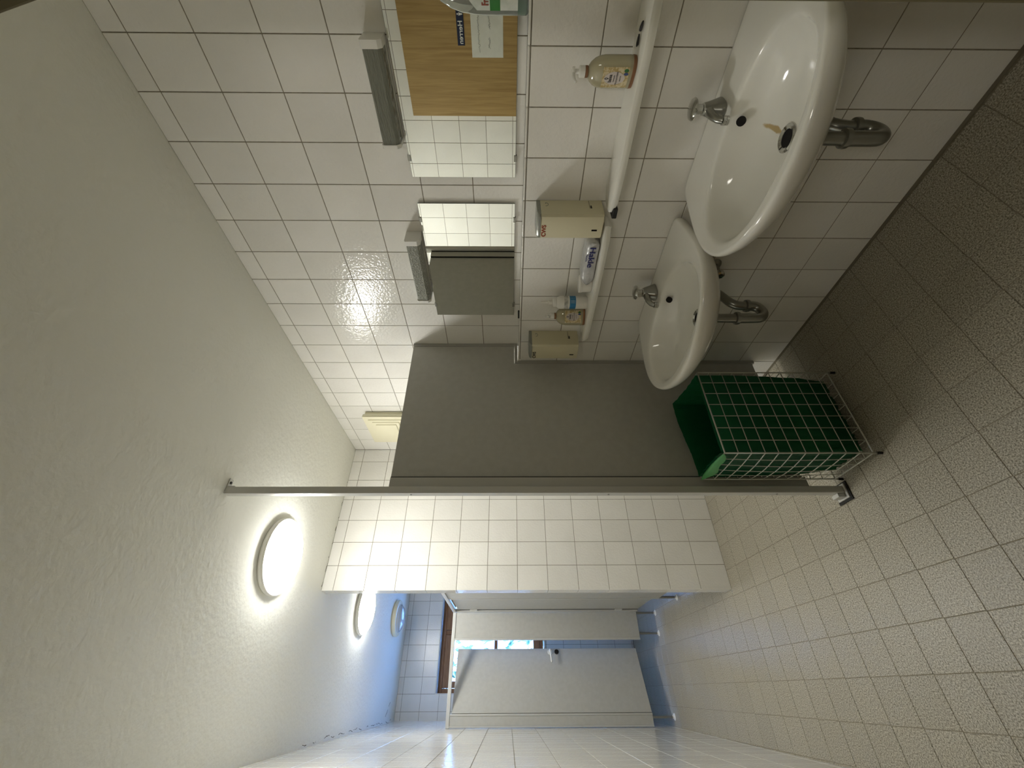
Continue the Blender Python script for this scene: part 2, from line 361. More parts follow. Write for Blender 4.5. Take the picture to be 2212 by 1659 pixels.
# open entrance door, seen only in the first mirror
dr = empty('door_1', (-1.73, YN+0.03, 0)); struct(dr)
b = NB(); box(b, -1.722, -1.690, -0.165, 0.893, 0.012, 2.150, 0.002); o = mesh_obj('door_leaf', b, M['doorwood']); o.parent = dr; o.matrix_parent_inverse = Matrix.Translation(-dr.location)
b = NB(); tube(b, [(-1.69, 0.83, 1.05), (-1.64, 0.83, 1.05), (-1.635, 0.82, 1.05), (-1.635, 0.72, 1.05)], 0.010); lathe(b, [(0.025, 0), (0.025, 0.0)], 16, (-1.69, 0.83, 1.05))
o = mesh_obj('door_handle', b, M['alu'], None, True, 0.6); o.parent = dr; o.matrix_parent_inverse = Matrix.Translation(-dr.location)
def atworld(o, p):   # keep world placement under a translated empty
    o.parent = p; o.matrix_parent_inverse = Matrix.Translation(-Vector(p.location)); return o
P3 = lambda name, bm, m, parent, smooth=False, a=None: atworld(mesh_obj(name, bm, m, None, smooth, a), parent)

# sign and taped note on the door leaf
sg = empty('door_sign', (-1.6895, 0.39, 1.765), 'small navy blue plate reading Herren on the oak door, seen in the mirror', 'sign')
b = NB(); box(b, -1.6899, -1.687, 0.285, 0.482, 1.744, 1.789, 0.0008); P3('plate', b, M['signblue'], sg)
t = text('lettering', 'Herren', 0.040, (-1.6868, 0.415, 1.7655), (0, 1, 0), (0, 0, 1), M['white'], None, bold=0.0006); atworld(t, sg)
b = NB(); lathe(b, [(0.0045, 0), (0.0045, 0.001)], 12); 
for v in b.verts: v.co = Vector((-1.6868+v.co.z, 0.325+v.co.x, 1.779+v.co.y))
prism(b, [(0.317, 1.772), (0.333, 1.772), (0.330, 1.760), (0.328, 1.749), (0.322, 1.749), (0.320, 1.760)], 'X', -1.6868, -1.6858); P3('figure_symbol', b, M['white'], sg)
pn = empty('paper_note', (-1.6895, 0.40, 1.60), 'white handwritten paper sheet taped to the oak door under the navy sign', 'paper')
b = NB(); nx, nz = 14, 10; grid = [[b.verts.new((-1.6885+0.0012*math.sin(i*0.9)*math.cos(j*0.7), 0.268+0.277*i/nx, 1.497+0.203*j/nz)) for j in range(nz+1)] for i in range(nx+1)]
for i in range(nx):
    for j in range(nz): b.faces.new((grid[i][j], grid[i+1][j], grid[i+1][j+1], grid[i][j+1]))
P3('sheet', b, M['paper'], pn, True)
b = NB(); rr = random.Random(3)
for (z0, ya, yb) in ((1.655, 0.31, 0.52), (1.585, 0.29, 0.40), (1.585, 0.44, 0.50)):
    y = ya; pts = []
    while y < yb: pts.append((-1.6863, y, z0+rr.uniform(-0.006, 0.007)-(y-ya)*0.03)); y += 0.0045
    tube(b, pts, 0.0006, 5)
P3('handwriting', b, M['ink'], pn)

# ------------------------------------------------------------------ window
wn1 = empty('window_1', ((WX0+WX1)/2, YF+0.15, WZ0)); struct(wn1)
YW = YF+0.115
def wbar(name, x0, x1, z0, z1, y0=YW, y1=YW+0.06): bb = NB(); box(bb, x0, x1, y0, y1, z0, z1, 0.004); return P3(name, bb, M['wood'], wn1)
wbar('window_frame', WX0+0.007, WX1, WZ1-0.055, WZ1-0.007); wbar('window_frame', WX0+0.007, WX1, WZ0+0.015, WZ0+0.06)
wbar('window_frame', WX0+0.007, WX0+0.05, WZ0+0.06, WZ1-0.055); wbar('window_frame', WX1-0.045, WX1, WZ0+0.06, WZ1-0.055); wbar('window_frame', -0.845, -0.80, WZ0+0.06, WZ1-0.055)
for (s0, s1) in ((WX0+0.052, -0.847), (-0.798, WX1-0.047)):
    z0, z1 = WZ0+0.062, WZ1-0.057
    wbar('window_sash', s0, s1, z1-0.095, z1, YW-0.012, YW+0.045); wbar('window_sash', s0, s1, z0, z0+0.07, YW-0.012, YW+0.045)
    wbar('window_sash', s0, s0+0.065, z0+0.07, z1-0.095, YW-0.012, YW+0.045); wbar('window_sash', s1-0.05, s1, z0+0.07, z1-0.095, YW-0.012, YW+0.045)
    wbar('glazing_bar', s0+0.065, s1-0.05, 1.585, 1.625, YW-0.005, YW+0.04)
    for (p0, p1) in ((z0+0.071, 1.584), (1.626, z1-0.096)):
        bb = NB(); box(bb, s0+0.066, s1-0.051, YW+0.014, YW+0.018, p0, p1); P3('pane', bb, mat('window glass', (1, 1, 1), 0.0, trans=1.0, ior=1.45) if 'wglass' not in M else M['wglass'], wn1)
# hedge outside
def hedge_mat():
    m = noise_mat('outside foliage', (0.015, 0.05, 0.02), (0.30, 0.45, 0.30), 9, rough=0.8, detail=6, lo=0.4, hi=0.6); return m
b = NB(); rr = random.Random(5)
for k in range(900):
    x, y, z = rr.uniform(-2.6, 1.6), rr.uniform(7.9, 8.6), rr.uniform(-0.2, 3.0); s = rr.uniform(0.06, 0.14)
    d = Vector((rr.uniform(-1, 1), rr.uniform(-1, 1), rr.uniform(-1, 1))).normalized(); u, v = frame_of(d)
    b.faces.new([b.verts.new(Vector((x, y, z)) + s*(a*u*0.5 + c*v)) for a, c in ((-1, 0), (0, -1), (1, 0), (0, 1))])
hg = mesh_obj('hedge', b, hedge_mat()); tag(hg, 'leafy hedge outside beyond the wooden window', 'hedge', kind='stuff')

# ------------------------------------------------------------------ ceiling lamps
def ceiling_lamp(x, y, r, label, on=True):
    t = empty('ceiling_lamp', (x, y, H), label, 'lamp', 'round ceiling lamps')
    b = NB(); lathe(b, [(r-0.02, 0), (r+0.003, -0.002), (r+0.009, -0.012), (r+0.009, -0.024), (r+0.004, -0.030), (r-0.006, -0.031)] if on else [(r-0.02, 0), (r, -0.004), (r+0.004, -0.03), (r, -0.042), (r-0.012, -0.046)], 64, (x, y, H), cap1=True)
    P3('base_ring', b, M['paleplastic'] if on else M['creamlight'], t, True, 0.7)
    rr = r-0.001 if on else r-0.045; z0 = -0.0315 if on else -0.0465
    dep = 0.050 if on else 0.055
    prof = [(rr, z0)] + [(rr*math.cos(a*pi/2/9), z0-dep*math.sin(a*pi/2/9)) for a in range(1, 9)] + [(0.004, z0-dep)]
    b = NB(); lathe(b, prof, 64, (x, y, H), cap0=True); P3('diffuser', b, M['diffon'] if on else M['glassoff'], t, True)
    if not on:
        b = NB(); tube(b, arc((x, y, H-0.05), (1, 0, 0), (0, 1, 0), rr+0.006, 0, 2*pi, 48), 0.006, 8, False); P3('bezel', b, M['alu'], t, True)
ceiling_lamp(-0.862, 1.945, 0.182, 'glowing round ceiling lamp in front of the tiled end wall, nearer of the two lit')
ceiling_lamp(-0.862, 3.56, 0.182, 'glowing round ceiling lamp over the toilet cubicles, farther of the two lit ones')
ceiling_lamp(-0.765, 4.76, 0.170, 'unlit round ceiling lamp with cream ring and glass dome by the far wall', on=False)

# ------------------------------------------------------------------ partition screen beside the second basin
ps = empty('partition_screen', (-0.36, 1.375, 0), 'grey laminate partition screen with a floor to ceiling aluminium post beyond the second basin', 'partition')
PY0, PY1 = 1.368, 1.390
b = NB(); prism(b, [(-0.6800, 0.150), (-0.021, 0.140), (-0.021, 1.430), (0.100, 1.430), (0.100, 1.988), (-0.6800, 1.984)], 'Y', PY0+0.004, PY1-0.003); P3('panel', b, M['panel'], ps)
b = NB(); box(b, -0.019, -0.0015, PY0, PY1, 0.128, 1.412, 0.001); box(b, -0.019, 0.1185, PY0, PY1, 1.4125, 1.428, 0.001); box(b, 0.1015, 0.1195, PY0, PY1, 1.429, 1.990, 0.001)
P3('wall_channel', b, mat('grey channel', (0.40, 0.395, 0.36), 0.5), ps)
b = NB(); box(b, -0.7335, -0.6840, PY0-0.006, PY1+0.002, 0.138, 1.984, 0.0015); P3('edge_profile', b, mat('grey coated profile', (0.52, 0.51, 0.47), 0.45), ps)
b = NB(); box(b, -0.7665, -0.7355, 1.340, 1.374, 0.014, 2.672, 0.0025); P3('post', b, M['alu'], ps)
b = NB(); box(b, -0.79, -0.728, 1.33, 1.40, 0.0065, 0.013, 0.001); box(b, -0.784, -0.7675, 1.345, 1.385, 0.013, 0.045, 0.002); P3('foot', b, M['alu'], ps)
b = NB(); box(b, -0.80, -0.72, 1.322, 1.41, 0.0, 0.0062, 0.001); P3('rubber_pad', b, M['black'], ps)
b = NB(); box(b, -0.7345, -0.695, 1.345, 1.37, 2.6705, 2.6748, 0.0005); box(b, -0.7345, -0.730, 1.345, 1.37, 2.64, 2.6705); P3('ceiling_bracket', b, M['alu'], ps)
b = NB(); lathe(b, [(0.006, 0), (0.006, -0.003), (0.003, -0.004)], 12, (-0.712, 1.357, 2.6705)); P3('screw', b, M['ink'], ps)
b = NB(); box(b, -0.6837, -0.6803, PY0-0.005, PY1-0.004, 0.152, 1.982); box(b, -0.7353, -0.7337, PY0-0.012, PY1-0.004, 0.152, 1.982); P3('groove_shade', b, M['black'], ps)  # black strips stand in for shade in the grooves beside the profile
for z in (1.88, 1.03, 0.30):
    b = NB(); tube(b, [(-0.7668, 1.357, z), (-0.7685, 1.357, z)], 0.004, 10); P3('screw', b, M['dullchrome'], ps)

# ------------------------------------------------------------------ toilet cubicles
cb = empty('toilet_cubicle', (-0.78, 4.30, 0), 'pale grey toilet cubicle front with its door ajar, in front of the far window', 'cubicle')
YC = 4.30; ZB, ZT = 0.195, 1.972
def pan(name, x0, x1, y0, y1, z0=ZB, z1=ZT, m='panel', parent=None, bev=0.002): bb = NB(); box(bb, x0, x1, y0, y1, z0, z1, bev); return P3(name, bb, M[m], parent)
XS = -0.778
pan('panel', -1.0, XS-0.002, YC, YC+0.02, parent=cb)
pan('edge_profile', -1.018, -1.0, YC-0.004, YC+0.024, parent=cb, m='alu')
pan('panel', -1.652, -1.585, YC, YC+0.02, parent=cb); pan('edge_profile', -1.665, -1.652, YC-0.005, YC+0.025, parent=cb, m='alu'); pan('edge_profile', -1.585, -1.570, YC-0.004, YC+0.024, parent=cb, m='alu')
pan('top_rail', -1.668, XS+0.012, YC-0.006, YC+0.028, 1.972, 2.003, m='alu', parent=cb)
def leg(x, y, parent, h=ZB):
    bb = NB(); tube(bb, [(x, y, 0.006), (x, y, h+0.002)], 0.010, 14); P3('leg', bb, M['dullchrome'], parent, True, 0.7)
    bb = NB(); lathe(bb, [(0.026, 0), (0.026, 0.004), (0.014, 0.010), (0.012, 0.02)], 20, (x, y, 0)); P3('foot', bb, M['paleplastic'], parent, True, 0.6)
leg(-0.79, YC+0.01, cb); leg(-0.965, YC+0.01, cb); leg(-1.60, YC+0.01, cb)
# door ajar, hinged on the left
an = math.radians(24); hx, hy = -1.566, YC+0.006; DW = 0.545
def dpt(s, n, z): return (hx + s*math.cos(an) - n*math.sin(an), hy + s*math.sin(an) + n*math.cos(an), z)
def dbox(name, s0, s1, n0, n1, z0, z1, m, parent, bev=0.002):
    bb = NB(); box(bb, s0, s1, n0, n1, z0, z1, bev)
    for v in bb.verts: v.co = Vector(dpt(v.co.x, v.co.y, v.co.z))
    o = mesh_obj(name, bb, M[m]); o.parent = parent; o.matrix_parent_inverse = Matrix.Translation(-cb.location); return o
dl = dbox('door', 0.006, DW, 0, 0.02, ZB, 1.955, 'panel', cb)
def sub(name, s0, s1, n0, n1, z0, z1, m, bev=0.001):
    o = dbox(name, s0, s1, n0, n1, z0, z1, m, dl, bev); o.matrix_parent_inverse = Matrix.Identity(4)
    # dl carries the parent inverse of the cubicle, so move this mesh into its space
    return o
sub('edge_profile', 0.0, 0.0055, -0.003, 0.023, ZB, 1.955, 'alu')
bb = NB(); tube(bb, [dpt(DW-0.035, 0, 1.05), dpt(DW-0.035, -0.045, 1.05), dpt(DW-0.045, -0.052, 1.05), dpt(DW-0.135, -0.050, 1.045), dpt(DW-0.150, -0.046, 1.042)], 0.008, 10)
tube(bb, [dpt(DW-0.035, 0.0, 1.05), dpt(DW-0.035, -0.006, 1.05)], 0.024, 18)
o = mesh_obj('door_handle', bb, M['paleplastic'], dl, True, 0.7)
bb = NB(); tube(bb, [dpt(DW-0.035, 0.0, 0.985), dpt(DW-0.035, -0.012, 0.985)], 0.021, 20); o = mesh_obj('lock_turn', bb, M['black'], dl, True, 0.7)
# side cubicle behind the end wall, seen edge on
cs = empty('side_cubicle', (XS, 3.5, 0), 'pale grey cubicle side with a narrow closed door running back from the tiled end wall', 'cubicle')
pan('panel', XS, XS+0.02, YE+0.10, 3.62, parent=cs, z0=0.16); pan('edge_profile', XS-0.004, XS+0.024, 3.62, 3.64, parent=cs, m='alu', z0=0.16)
sd = pan('door', XS+0.012, XS+0.03, 3.66, 4.235, parent=cs, z0=0.19, z1=1.955)
pan('edge_profile', XS-0.004, XS+0.026, 4.255, 4.292, parent=cs, m='alu', z0=0.19)
pan('gap_shade', XS+0.010, XS+0.016, 4.2355, 4.2545, parent=cs, m='black', z0=0.19, z1=1.955, bev=0.0005)  # black strip standing in for the dark inside the open door gap
for z in (1.80, 0.38):
    bb = NB(); box(bb, XS+0.002, XS+0.012, 4.225, 4.262, z-0.035, z+0.035, 0.002); o = mesh_obj('hinge', bb, M['alu'], sd)
pan('top_rail', XS-0.006, XS+0.026, YE+0.10, 4.292, 1.974, 2.004, m='alu', parent=cs)
leg(XS+0.008, 3.63, cs, 0.16)

# ------------------------------------------------------------------ extractor cover on the upper wall
vc = empty('fan_cover', (XU-0.03, 2.23, 2.3), 'cream square ventilation cover with stepped frames high on the wall above the partition', 'vent')
b = NB(); box(b, 0.098, XU-0.001, 2.062, 2.392, 2.17, 2.450, 0.008, 3); P3('back_box', b, M['creamlight'], vc, True, 0.6)
b = NB(); box(b, 0.076, 0.0975, 2.052, 2.402, 2.16, 2.460, 0.010, 3); P3('frame', b, M['creamlight'], vc, True, 0.6)
b = NB(); box(b, 0.0700, 0.0755, 2.052, 2.402, 2.16, 2.460, 0.0025, 2)
P3('front_plate', b, M['creamlight'], vc, True, 0.6)
for k, (i, h) in enumerate(((0.034, 0.0645), (0.058, 0.0590), (0.080, 0.0535))):
    b = NB(); box(b, h, h+0.0053, 2.052+i, 2.402-i, 2.16+i, 2.460-i, 0.0014, 2); P3('raised_step', b, M['creamlight'], vc, True, 0.6)

# ------------------------------------------------------------------ mirrors
def mirror(y0, y1, label):
    z0, z1 = 1.436, 1.826
    t = empty('wall_mirror', (0.112, (y0+y1)/2, z0), label, 'mirror', 'frameless wall mirrors')
    b = NB(); box(b, 0.1105, 0.1155, y0, y1, z0, z1); P3('backing', b, M['mirroredge'], t)
    b = NB(); box(b, 0.1098, 0.1104, y0+0.0008, y1-0.0008, z0+0.0008, z1-0.0008); P3('mirror_glass', b, M['mirror'], t)
    for y in (y0+0.07, y1-0.07):
        for z, s in ((z0, 1), (z1, -1)):
            b = NB(); box(b, 0.1065, 0.1205, y-0.011, y+0.011, z-0.004*s if s > 0 else z-0.007, z+0.007 if s > 0 else z+0.004, 0.0015); P3('clip', b, M['dullchrome'], t)
mirror(-0.178, 0.429, 'frameless mirror over the nearer basin, reflecting the oak door')
mirror(0.534, 1.140, 'frameless mirror over the farther basin, reflecting the grey partition')

# ------------------------------------------------------------------ wall lights over the mirrors (off)
def wall_light(y0, y1, mm, label):
    t = empty('wall_light', (XU, (y0+y1)/2, 1.87), label, 'lamp', 'box wall lights above the mirrors')
    xf = 0.045; za, zb = 1.832, 1.896
    prof = [(XU-0.001, zb), (xf+0.006, zb), (xf, zb-0.005), (xf, za+0.012), (xf+0.012, za), (XU-0.001, za)]
    b = NB(); prism(b, prof, 'Y', y0, y0+0.022); P3('end_cap', b, M['paleplastic'], t)
    b = NB(); prism(b, prof, 'Y', y1-0.012, y1); P3('end_cap', b, M['paleplastic'], t)
    pr2 = [(0.103, zb-0.004), (xf+0.008, zb-0.004), (xf+0.003, zb-0.008), (xf+0.003, za+0.014), (xf+0.014, za+0.003), (0.103, za+0.003)]
    b = NB(); prism(b, pr2, 'Y', y0+0.0222, y1-0.0122); P3('cover', b, M[mm], t)
    b = NB(); box(b, 0.104, XU-0.001, y0+0.0222, y1-0.0122, za+0.001, zb-0.001); P3('back_plate', b, M['paleplastic'], t)
wall_light(0.0, 0.300, 'ribbed', 'unlit wall light with ribbed grey cover above the nearer mirror')
wall_light(0.665, 1.000, 'crackle', 'unlit wall light with crackled clear cover above the farther mirror')

# ------------------------------------------------------------------ small black plug on the ledge
lp = empty('wall_plug', (0.05, 1.06, 1.41), 'small black wall plug lying on the tiled ledge under the farther mirror', 'plug')
b = NB(); tube(b, [(0.06, 1.075, 1.4115), (0.050, 1.085, 1.4115), (0.038, 1.094, 1.4115)], 0.004, 10); lathe(b, [(0.003, 1.4075), (0.0075, 1.409), (0.0075, 1.414), (0.003, 1.4155)], 12, (0.062, 1.072, 0)); P3('plug', b, M['black'], lp, True, 0.6)

# ------------------------------------------------------------------ wash basins
def catmull(P, n=8):
    out = []
    for i in range(len(P)-1):
        p0, p1, p2, p3 = P[max(i-1, 0)], P[i], P[i+1], P[min(i+2, len(P)-1)]
        for k in range(n):
            t = k/n; out.append(tuple(0.5*((2*p1[j])+(-p0[j]+p2[j])*t+(2*p0[j]-5*p1[j]+4*p2[j]-p3[j])*t*t+(-p0[j]+3*p1[j]-3*p2[j]+p3[j])*t**3) for j in (0, 1)))
    return out + [P[-1]]
half = catmull([(0, 0), (0, 0.15), (0, 0.265), (0.012, 0.288), (0.05, 0.299), (0.13, 0.318), (0.22, 0.332), (0.31, 0.326), (0.388, 0.290), (0.451, 0.225), (0.495, 0.145), (0.516, 0.07), (0.522, 0)])
OUT = half + [(d, -w) for d, w in half[-2:0:-1]]
def polar(poly, c, n):
    res = []
    for k in range(n):
        th = 2*pi*k/n; dx, dy = math.cos(th), math.sin(th); best = None
        for (a, b_) in zip(poly, poly[1:]+poly[:1]):
            ax, ay = a[0]-c[0], a[1]-c[1]; ex, ey = b_[0]-a[0], b_[1]-a[1]; den = dx*ey-dy*ex
            if abs(den) < 1e-12: continue
            t = (ax*ey-ay*ex)/den; s = (ax*dy-ay*dx)/den
            if t > 0 and -1e-9 <= s <= 1+1e-9: best = t if best is None else max(best, t)
        res.append((c[0]+best*dx, c[1]+best*dy))
    return res
NS = 96; CC = (0.29, 0.0)
OP = polar(OUT, CC, NS)
inner = []
for k in range(NS):
    th = 2*pi*k/NS; a, w = (0.174, 0.264); e = 2.25
    if math.cos(th) < 0: a = 0.165
    r = 1/((abs(math.cos(th))/a)**e + (abs(math.sin(th))/w)**e)**(1/e); inner.append((CC[0]+0.012+r*math.cos(th), r*math.sin(th)))
DR = (0.262, 0.0)
def basin(yc, label, dirty=False):
    t = empty('wash_basin', (0, yc, 0.832), label, 'basin', 'wash basins')
    def R(src, f, z, toward, keep=False):
        out = []
        for (d, w) in src:
            dd = toward[0]+(d-toward[0])*f
            if keep and d < 0.05: dd = min(dd, d+0.0) if f > 0.3 else dd
            out.append(Vector((-max(dd, 0.0015), toward[1]+(w-toward[1])*f, z)))
        return out
    def off(src, inset, z):
        out = []
        for (d, w) in src:
            v = Vector((d-CC[0], w-CC[1])); L = v.length; v = v*((L-inset)/L)
            dd = d if d < 0.004 else CC[0]+v.x
            out.append(Vector((-max(dd, 0.0015), CC[1]+v.y, z)))
        return out
    rings = [R(OP, 0.13, -0.160, DR), R(OP, 0.35, -0.148, DR, True), R(OP, 0.58, -0.124, DR, True), R(OP, 0.76, -0.096, DR, True), R(OP, 0.90, -0.066, DR, True), R(OP, 0.965, -0.042, DR, True), R(OP, 0.992, -0.026, DR, True),
             off(OP, 0.0, -0.016), off(OP, 0.001, -0.008), off(OP, 0.005, -0.002), off(OP, 0.012, 0.0)]
    def I(f, z): return [Vector((-(DR[0]+(d-DR[0])*f), DR[1]+(w-DR[1])*f, z)) for d, w in inner]
    mid = [Vector((-(0.5*o[0]+0.5*(CC[0]+(i[0]-CC[0])*1.05)), 0.5*o[1]+0.5*i[1]*1.05, -0.001)) for o, i in zip(OP, inner)]
    for p_, o_ in zip(mid, OP):
        p_.x = min(p_.x, -0.02) 
    rings += [mid, [Vector((-(CC[0]+(d-CC[0])*1.035), w*1.035, -0.0025)) for d, w in inner], I(1.0, -0.008), I(0.975, -0.020), I(0.94, -0.040), I(0.87, -0.066), I(0.76, -0.088), I(0.60, -0.105), I(0.42, -0.115), I(0.24, -0.121)]
    rings.append([Vector((-DR[0]-0.030*math.cos(2*pi*k/NS), 0.030*math.sin(2*pi*k/NS), -0.125)) for k in range(NS)])
    b = NB(); rings_mesh(b, rings, True, True); ob = mesh_obj('bowl', b, M['ceramstain' if dirty else 'ceram'], t, True); sm = ob.modifiers.new('smooth', 'SUBSURF'); sm.levels = 1; sm.render_levels = 1
    b = NB(); lathe(b, [(0.035, -0.1245), (0.036, -0.120), (0.031, -0.117), (0.023, -0.121)], 32, (-DR[0], 0, 0), cap1=False); mesh_obj('drain_ring', b, M['chrome'], t, True, 0.8)
    b = NB(); lathe(b, [(0.0235, -0.1245), (0.0235, -0.1225)], 24, (-DR[0], 0, 0)); mesh_obj('drain_hole', b, M['darkhole'], t)
    # overflow hole in the back of the bowl
    b = NB(); c0 = Vector((-(0.1545), 0, -0.034)); nrm = Vector((-0.80, 0, 0.60)).normalized(); u = Vector((0, 1, 0)); v = nrm.cross(u)
    rr_ = [[c0+nrm*h+rad*(math.cos(2*pi*k/24)*u+math.sin(2*pi*k/24)*v) for k in range(24)] for rad, h in ((0.0125, -0.004), (0.0125, 0.0035))]
    rings_mesh(b, rr_, True, True); mesh_obj('overflow_hole', b, M['darkhole'], t)
    return t
def place_parts(fn): return fn
basin(0.130, 'white ceramic wash basin under the nearer mirror, large in front, with a rust stain', True)
basin(0.800, 'white ceramic wash basin under the farther mirror, beside the waste basket')

def tap(yc, label):
    t = empty('pillar_tap', (-0.072, yc, 0.832), label, 'tap', 'chrome pillar taps')
    b = NB()   # body block narrowing upward, joined to a forward spout
    prof = [(0.036, 0.0), (0.036, 0.004), (0.033, 0.012), (0.026, 0.030), (0.021, 0.045), (0.0185, 0.052)]
    rings = [[Vector((r*1.05*math.copysign(abs(math.cos(a))**0.7, math.cos(a)), r*0.78*math.copysign(abs(math.sin(a))**0.7, math.sin(a)), z)) for a in [2*pi*k/24 for k in range(24)]] for r, z in prof]
    rings_mesh(b, rings, True, True); mesh_obj('tap_body', b, M['dullchrome'], t, True, 0.7)
    b = NB(); tube(b, [(-0.004, 0, 0.036), (-0.030, 0, 0.040), (-0.055, 0, 0.037), (-0.072, 0, 0.030), (-0.078, 0, 0.018)], 0.011, 14, radii=[0.015, 0.013, 0.011, 0.010, 0.010]); mesh_obj('spout', b, M['dullchrome'], t, True, 0.9)
    b = NB(); lathe(b, [(0.010, 0.020), (0.0125, 0.019), (0.0125, 0.012), (0.0115, 0.0112), (0.0125, 0.0104), (0.0125, 0.003), (0.009, 0.001)], 20, (-0.078, 0, 0)); mesh_obj('aerator', b, M['chrome'], t, True, 0.7)
    b = NB(); lathe(b, [(0.0165, 0.052), (0.0165, 0.0555), (0.0135, 0.057), (0.0135, 0.078), (0.011, 0.080)], 10); mesh_obj('tap_stem', b, M['chrome'], t, True, 0.5)
    b = NB(); lathe(b, [(0.010, 0.080), (0.020, 0.081), (0.029, 0.079), (0.0305, 0.082), (0.027, 0.088), (0.016, 0.0925), (0.003, 0.0945)], 28); mesh_obj('tap_handle', b, M['chrome'], t, True, 0.8)
tap(0.130, 'chrome pillar tap on the nearer wash basin'); tap(0.832, 'chrome pillar tap on the farther wash basin')

def trap(yc, label):
    t = empty('bottle_trap', (0, yc, 0.55), label, 'pipe', 'chrome siphon pipes'); t.name = 'siphon_pipe'
    x = -0.262; r = 0.0165; zc = 0.472-0.55; R_ = 0.036
    b = NB(); tube(b, [(x, 0, 0.108), (x, 0, 0.005)], 0.0175, 20); mesh_obj('down_pipe', b, M['dullchrome'], t, True, 0.8)
    pts = [(x, 0, 0.0)] + [Vector((x, 0, 0.02+zc)), Vector((x, 0, zc))] + arc((x+R_, 0, zc), (-1, 0, 0), (0, 0, -1), R_, 0, pi, 12)[1:] + [Vector((x+2*R_, 0, zc+0.012))]
    b = NB(); tube(b, pts, 0.0195, 20); mesh_obj('u_bend', b, M['dullchrome'], t, True, 0.8)
    z2 = zc+0.02; xe = x+2*R_
    pts = [Vector((xe, 0, zc+0.013)), Vector((xe, 0, zc+0.035))] + arc((xe+0.055, 0, zc+0.035), (-1, 0, 0), (0, 0, 1), 0.055, 0, pi*0.33, 8)[1:]
    pts += [pts[-1] + Vector((0.05, 0, 0.030)), Vector((-0.03, 0, 0.052)), Vector((-0.004, 0, 0.054))]
    b = NB(); tube(b, pts, 0.0175, 20); mesh_obj('outlet_pipe', b, M['dullchrome'], t, True, 0.8)
    for c in ((x, 0.002), (xe, zc+0.016)):
        b = NB(); lathe(b, [(0.020, -0.009), (0.0245, -0.007), (0.0255, 0), (0.0245, 0.007), (0.020, 0.009)], 28, (c[0], 0, c[1])); mesh_obj('union_nut', b, M['dullchrome'], t, True, 0.8)
    b = NB(); tube(b, [(-0.0045, 0, 0.054), (-0.009, 0, 0.054), (-0.016, 0, 0.054)], 0.03, 28, radii=[0.033, 0.031, 0.019]); mesh_obj('wall_rosette', b, M['dullchrome'], t, True, 0.8)
    return t
trap(0.130, 'chrome siphon pipe below the nearer wash basin'); trap(0.800, 'chrome siphon pipe below the farther wash basin')

def valve(yv, ytap, label):
    t = empty('angle_valve', (0, yv, 0.587), label, 'valve', 'angle valves under the basins')
    b = NB(); tube(b, [(-0.0015, 0, 0), (-0.006, 0, 0), (-0.012, 0, 0)], 0.03, 24, radii=[0.027, 0.025, 0.012]); mesh_obj('rosette', b, M['dullchrome'], t, True, 0.8)
    b = NB(); tube(b, [(-0.01, 0, 0), (-0.055, 0, 0)], 0.011, 16); tube(b, [(-0.040, 0, 0.0), (-0.040, 0, 0.035)], 0.009, 16); mesh_obj('valve_body', b, M['dullchrome'], t, True, 0.8)
    b = NB(); tube(b, [(-0.055, 0, 0), (-0.058, 0, 0), (-0.075, 0, 0), (-0.080, 0, 0)], 0.016, 8, radii=[0.014, 0.019, 0.019, 0.012]); mesh_obj('valve_knob', b, M['chrome'], t, True, 0.5)
    P = [Vector((-0.040, 0, 0.03)), Vector((-0.040, 0, 0.045)), Vector((-0.043, 0.002, 0.058))]
    b = NB(); tube(b, P, 0.0048, 10); mesh_obj('supply_pipe', b, M['black'], t, True)
valve(0.230, 0.135, 'chrome angle valve hidden behind the siphon of the nearer basin'); valve(0.738, 0.80, 'chrome angle valve with a dark supply pipe behind the farther siphon')
# dark supply pipe running along the wall between the basins
b = NB(); tube(b, [(-0.016, 0.4665, 0.700), (-0.016, 0.60, 0.655), (-0.018, 0.695, 0.620)], 0.0055, 10)
o = mesh_obj('supply_hose', b, M['black'], None, True); tag(o, 'thin dark supply hose running down the wall between the two basins', 'pipe')

# ------------------------------------------------------------------ porcelain shelves
def shelf(y0, y1, label):
    t = empty('porcelain_shelf', (0, (y0+y1)/2, 1.09), label, 'shelf', 'white ceramic wall shelves')
    N = 60; L = y1-y0; yc = (y0+y1)/2; dep = 0.128
    def outl(f):   # plan outline, f scales inward
        pts = []
        for k in range(N):
            th = 2*pi*k/N; c, s_ = math.cos(th), math.sin(th); e = 5.0
            r = 1/((abs(c)/(dep*0.5))**e + (abs(s_)/(L/2))**e)**(1/e); pts.append((-(dep/2)+r*c, yc+r*s_))
        return [(-0.0004 if x_ > -0.02 else max(x_, -dep), y_) for x_, y_ in pts]
    o1 = outl(1)
    def ring(ins, z):
        res = []
        for x_, y_ in o1:
            vx, vy = x_+dep/2, y_-yc; sx_ = (abs(dep/2)-ins)/(dep/2); sy_ = (L/2-ins)/(L/2)
            xx = -dep/2+vx*sx_
            if x_ > -0.02: xx = x_
            res.append(Vector((xx, yc+vy*sy_, z)))
        return res
    b = NB(); rings_mesh(b, [ring(0.020, 1.082), ring(0.006, 1.087), ring(0.0, 1.098), ring(0.0, 1.104), ring(0.0015, 1.1095), ring(0.006, 1.112)], True, True)
    P3('shelf_board', b, M['ceram'], t, True, 0.55)
shelf(-0.165, 0.448, 'white ceramic shelf above the nearer basin'); shelf(0.498, 1.118, 'white ceramic shelf above the farther basin')
b = NB(); box(b, -0.112, -0.070, 0.425, 0.4625, 1.0805, 1.0975, 0.003); o = mesh_obj('rubber_block', b, M['black']); tag(o, 'small black rubber block under the end of the nearer shelf', 'block')

